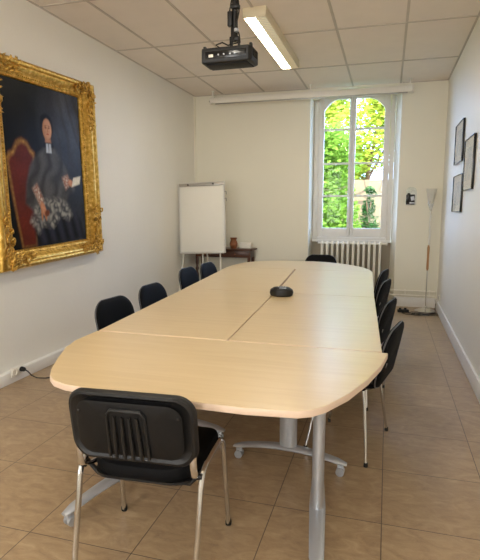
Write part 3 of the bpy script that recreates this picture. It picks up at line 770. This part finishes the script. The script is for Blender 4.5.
p = MB(); p.tube([(.53, 0, .945), (.56, 0, .945)], .022, 12); p.build('valve_cap', M['white_plastic'], rd)
# heating pipes along the back wall
hp = empty('heating_pipe', 'pair of off-white heating pipes running along the back wall above the skirting', 'pipe', (.4, YB-.04, .2))
for dz in (-.02, .05):
    p = MB(); p.tube([(-.33, .16, dz), (-.32, .03, dz), (-.27, .012, dz), (.33, .012, dz)], .011, 10); p.build('pipe', M['radiator'], hp)
for x in (-.1, .25):
    p = MB(); p.box((x, .026, .015), (.02, .024, .11), .003); p.build('clip', M['radiator'], hp)

# ------------------------------------------------------------------ floor lamp
fl = empty('floor_lamp', 'slender chrome uplighter floor lamp with frosted cone shade in the right rear corner', 'floor lamp', (.585, 7.72, 0))
p = MB(); p.lathe([(.15, 0), (.152, .006), (.135, .014), (.09, .028), (.04, .045), (.018, .06), (.012, .07)], n=32); p.build('base', M['chrome'], fl)
p = MB(); p.tube([(0, 0, .06), (0, 0, 1.5)], .0075, 10); p.tube([(.016, 0, .98), (.016, 0, 1.5)], .004, 8); p.tube([(.0, 0, .98), (.016, 0, .985)], .004, 8); p.build('pole', M['chrome'], fl)
p = MB(); p.lathe([(.010, .60), (.018, .63), (.016, .80), (.019, .93), (.010, .97)], n=16); p.build('wooden_grip', M['beech'], fl)
p = MB(); p.lathe([(.009, 1.46), (.02, 1.50), (.03, 1.56), (.026, 1.562), (.001, 1.53)], n=20); p.build('socket_cup', M['chrome'], fl)
p = MB(); p.lathe([(.026, 1.545), (.036, 1.58), (.056, 1.68), (.070, 1.77), (.0665, 1.77), (.052, 1.68), (.032, 1.585), (.001, 1.56)], n=28); p.build('lamp_shade', M['frost'], fl)
for a in (0, 120, 240):
    p = MB(); c, s = math.cos(R(a+20)), math.sin(R(a+20)); p.tube([(.012*c, .012*s, 1.47), (.034*c, .034*s, 1.54), (.045*c, .045*s, 1.60)], .003, 6); p.build('shade_prong', M['chrome'], fl)
# cord tangle and multi socket on the floor
rnd = random.Random(5); pts = []
for k in range(60):
    a = k*.42; r = .09+.05*math.sin(k*.7)+rnd.uniform(-.01, .01)
    pts.append((.52+r*1.7*math.cos(a)+.04*math.sin(k*.3), 7.44+r*.8*math.sin(a), .006+.004*(1+math.sin(k*1.7))))
pts += [(.60, 7.53, .01), (.71, 7.58, .01), (.715, 7.66, .05), (.72, 7.70, .12)]
MB().tube([(p[0]-.585, p[1]-7.72, p[2]) for p in pts], .0045, 6).build('cord', M['cable'], fl)
ms = empty('power_strip', 'small black power strip lying on the floor left of the lamp base', 'power strip', (.27, 7.55, 0), R(12))
p = MB(); p.box((0, 0, .02), (.16, .055, .04), .008); p.build('body', M['plastic'], ms)
for x in (-.045, .03):
    p = MB(); p.tube([(x, 0, .038), (x, 0, .062)], .018, 12); p.build('plug', M['rubber'], ms)
wo = empty('wall_outlet', 'small white wall outlet box at the foot of the right wall near the lamp', 'outlet', (XR-.001, 7.5, .24))
p = MB(); p.box((-.012, 0, 0), (.022, .08, .08), .006); p.build('cover_plate', M['white_plastic'], wo)
p = MB(); p.tube([(-.022, 0, 0), (-.026, 0, 0)], .024, 18); p.build('socket', M['grey_al'], wo)

# ------------------------------------------------------------------ left wall outlet with plug and cable
wo = empty('wall_outlet', 'white double wall outlet on the left skirting board, black plug in it', 'outlet', (XL+.056, 3.50, .095))
p = MB(); p.box((.008, -.0, 0), (.014, .14, .08), .006); p.build('cover_plate', M['white_plastic'], wo)
for y in (-.036, .036):
    p = MB(); n = 20
    p.loops([[Vector((x, y+r*math.cos(2*PI*k/n), r*math.sin(2*PI*k/n))) for k in range(n)] for x, r in ((.014, .031), (.022, .031), (.022, .026), (.016, .024))]); p.build('socket_ring', M['white_plastic'], wo)
pl = empty('power_plug', 'black plug and cable in the left wall outlet, cable trailing under the table', 'plug', (XL+.079, 3.536, .105))
p = MB(); p.tube([(0, 0, 0), (.012, 0, 0), (.034, 0, -.002), (.045, 0, -.004)], [.021, .022, .019, .011], 16); p.build('plug', M['rubber'], pl)
p = MB(); p.tube([(.045, 0, -.004), (.06, .012, -.02), (.08, .03, -.06), (.11, .06, -.09), (.17, .09, -.098), (.26, .16, -.0985), (.37, .30, -.0985), (.52, .52, -.0985), (.75, .65, -.0985)], .0055, 8); p.build('cable', M['cable'], pl)

# ------------------------------------------------------------------ wall holder right of the window
wh = empty('wall_holder', 'clear arched plastic wall holder with a black and silver handset right of the window', 'wall holder', (.325, YB-.001, 1.67))
p = MB(); ol = rrect(.155, .27, .07, 8, .012)
pad(p, ol, [(.0, .004), (0, .0)], lambda u, v, d: Vector((u, -.002-d, v+.005))); p.build('back_plate', M['clear'], wh)
p = MB(); p.box((-.01, -.024, -.045), (.125, .036, .15), .012); p.build('cradle', M['plastic'], wh)
p = MB(); p.box((-.045, -.052, -.02), (.042, .026, .14), .012, Matrix.Rotation(R(8), 3, 'Y')); p.build('handset', M['blackgloss'], wh)
p = MB(); p.box((.02, -.044, -.03), (.05, .008, .06), .003, Matrix.Rotation(R(-12), 3, 'Y')); p.build('display', M['silver'], wh)
p = MB(); p.box((.015, -.045, -.095), (.075, .01, .02), .004); p.build('key_row', M['silver'], wh)
p = MB(); p.tube([(.0, -.008, .07), (.03, -.014, .10), (.045, -.01, .075)], .005, 8); p.build('clip', M['chrome'], wh)

# ------------------------------------------------------------------ outside: ground, stone wall, trees
GZ = -.4
gr = MB().bb(-20, 20, 8.7, 45, GZ-.2, GZ).build('ground', M['grass'], smooth=0); struct(gr)
sw = MB().bb(-2.2, 9, 15.0, 15.4, GZ, 2.3).build('stone_wall', M['stone'], smooth=0)
tag(sw, 'pale rubble stone garden wall seen through the right window sash', 'wall')
def tree(name, x, y, crown, trunk_h, mat, label, n, ls, seed, cat='tree', gaps=.5):
    rnd = random.Random(seed); t = empty(name, label, cat, (x, y, GZ))
    f_ = MB(); bm = f_.bm
    for k in range(n):
        cx, cy, cz, rx, ry, rz = rnd.choice(crown)
        while True:
            p = Vector((rnd.uniform(-1, 1), rnd.uniform(-1, 1), rnd.uniform(-1, 1)))
            if p.length < 1: break
        p = p*(.55+.45*rnd.random())/max(p.length, .3)*min(1, p.length+.25)
        c = Vector((cx+p.x*rx, cy+p.y*ry, cz+p.z*rz))
        if noise.noise(c*1.7+Vector((seed, 0, 0))) < -gaps*.3: continue
        q = Matrix.Rotation(rnd.uniform(0, 6.28), 3, 'Z') @ Matrix.Rotation(rnd.uniform(-1.3, 1.3), 3, 'X'); s = ls*rnd.uniform(.6, 1.3)
        vv = [bm.verts.new(c+q @ Vector(v)*s) for v in ((-.5, 0, 0), (-.15, -.32, .06), (.55, 0, 0), (-.15, .32, .06))]
        bm.faces.new(vv)
    f_.build('crown', mat, t, smooth=0)
    tr = MB(); tr.tube([(0, 0, 0), (.03, 0, trunk_h*.5), (0, .05, trunk_h)], [.13, .1, .07], 9)
    for k in range(5):
        a = k*1.3; cx, cy, cz, rx, ry, rz = crown[k % len(crown)]
        tr.tube([(0, .03, trunk_h*.7), (cx*.5, cy*.5, (trunk_h*.7+cz)/2), (cx+.5*rx*math.cos(a), cy+.4*ry*math.sin(a), cz)], [.05, .035, .015], 7)
    tr.build('trunk', M['bark'], t)
tree('garden_tree', -1.58, 12.6, [(.0, 0, 2.0, .85, .8, 1.4), (.15, 0, 3.1, .8, .7, .9), (-.3, .2, 3.4, .7, .7, .6), (.3, 0, 1.5, .7, .7, .9)], 2.2, M['leaf_mid'], 'leafy green tree filling the lower left window sash', 12000, .12, 3, gaps=2.2)
tree('garden_tree', -.7, 17.5, [(0, 0, 4.2, 1.5, 1.3, 1.3), (1.2, .3, 5.2, 1.4, 1.2, 1.3), (-.9, 0, 3.4, 1.0, 1.0, 1.0), (.5, 0, 6.2, 1.4, 1.2, 1.0)], 4, M['leaf'], 'sunlit yellow-green tree behind the stone wall in the right sash', 15000, .17, 5, gaps=1.2)
tree('garden_tree', -3.2, 19.0, [(.2, 0, 4.2, 1.3, 1.2, 1.2), (.9, 0, 5.5, 1.1, 1.0, .8)], 4, M['leaf'], 'sunlit tree farther back in the upper left sash', 6000, .17, 8, gaps=1.2)
tree('garden_shrub', -.47, 13.2, [(0, 0, 1.1, .33, .35, .9), (.02, 0, 2.05, .2, .22, .4)], 1.5, M['leaf_dark'], 'dark upright shrub before the stone wall in the right sash', 5000, .085, 11, 'shrub')

# ------------------------------------------------------------------ light
world = bpy.data.worlds.new('sky'); S.world = world; world.use_nodes = True
nt = world.node_tree; nt.nodes.clear()
wo_ = nt.nodes.new('ShaderNodeOutputWorld'); bg = nt.nodes.new('ShaderNodeBackground')
tc = nt.nodes.new('ShaderNodeTexCoord'); sx = nt.nodes.new('ShaderNodeSeparateXYZ'); nt.links.new(tc.outputs['Generated'], sx.inputs[0])
mr = nt.nodes.new('ShaderNodeMapRange'); mr.inputs[1].default_value = .5; mr.inputs[2].default_value = -.5; nt.links.new(sx.outputs[1], mr.inputs[0])
mc = nt.nodes.new('ShaderNodeMix'); mc.data_type = 'RGBA'; mc.inputs[6].default_value = (SKY_N[0], SKY_N[1], SKY_N[2], 1); mc.inputs[7].default_value = (SKY_S[0], SKY_S[1], SKY_S[2], 1)
nt.links.new(mr.outputs[0], mc.inputs[0]); nt.links.new(mc.outputs[2], bg.inputs[0]); bg.inputs[1].default_value = 1.
nt.links.new(bg.outputs[0], wo_.inputs[0])
sun = bpy.data.lights.new('sun', 'SUN'); sun.energy = SUN; sun.angle = R(.6); sun.color = (1, .95, .85)
so = bpy.data.objects.new('sun', sun); C.objects.link(so)
so.rotation_euler = Vector((-.5, .42, -.9)).to_track_quat('-Z', 'Y').to_euler()
def portal(x, y, z, w, h, rx):
    pl_ = bpy.data.lights.new('window_portal', 'AREA'); pl_.shape = 'RECTANGLE'; pl_.size = w; pl_.size_y = h; pl_.cycles.is_portal = True
    po = bpy.data.objects.new('window_portal', pl_); C.objects.link(po); po.location = (x, y, z); po.rotation_euler = (R(rx), 0, 0)
portal(-.56, 8.42, 2.12, 1.2, 2.3, -90)
for a, b in ADDED_WIN: portal((a+b)/2, YF-.18, (RZ0+RZ1)/2, b-a, RZ1-RZ0, 90)  # sky light through the added rear windows

# ------------------------------------------------------------------ camera
cam = bpy.data.cameras.new('camera'); co = bpy.data.objects.new('camera', cam); C.objects.link(co); S.camera = co
cam.sensor_fit = 'HORIZONTAL'; cam.sensor_width = 36; cam.lens = 36*502/480; cam.clip_start = .05
f3 = Vector((148, 72, 502)).normalized(); r3 = Vector((1740, -72, -502)); r3 = (r3-f3*r3.dot(f3)).normalized()
u3 = f3.cross(r3)
if u3.y < 0: u3 = -u3
m = Matrix((r3, f3, u3))          # world rows expressed in (x right, y up, z forward)
colx = Vector((m[0][0], m[1][0], m[2][0])); coly = Vector((m[0][1], m[1][1], m[2][1])); colz = -Vector((m[0][2], m[1][2], m[2][2]))
co.matrix_world = Matrix(((colx.x, coly.x, colz.x, 0), (colx.y, coly.y, colz.y, 0), (colx.z, coly.z, colz.z, 1.5), (0, 0, 0, 1)))
S.view_settings.view_transform = 'Standard'; S.view_settings.look = 'None'; S.view_settings.gamma = 1; S.view_settings.exposure = 0.75
S.view_settings.use_curve_mapping = False
S.cycles.use_denoising = True; S.cycles.max_bounces = 10; S.cycles.diffuse_bounces = 6; S.cycles.transparent_max_bounces = 12
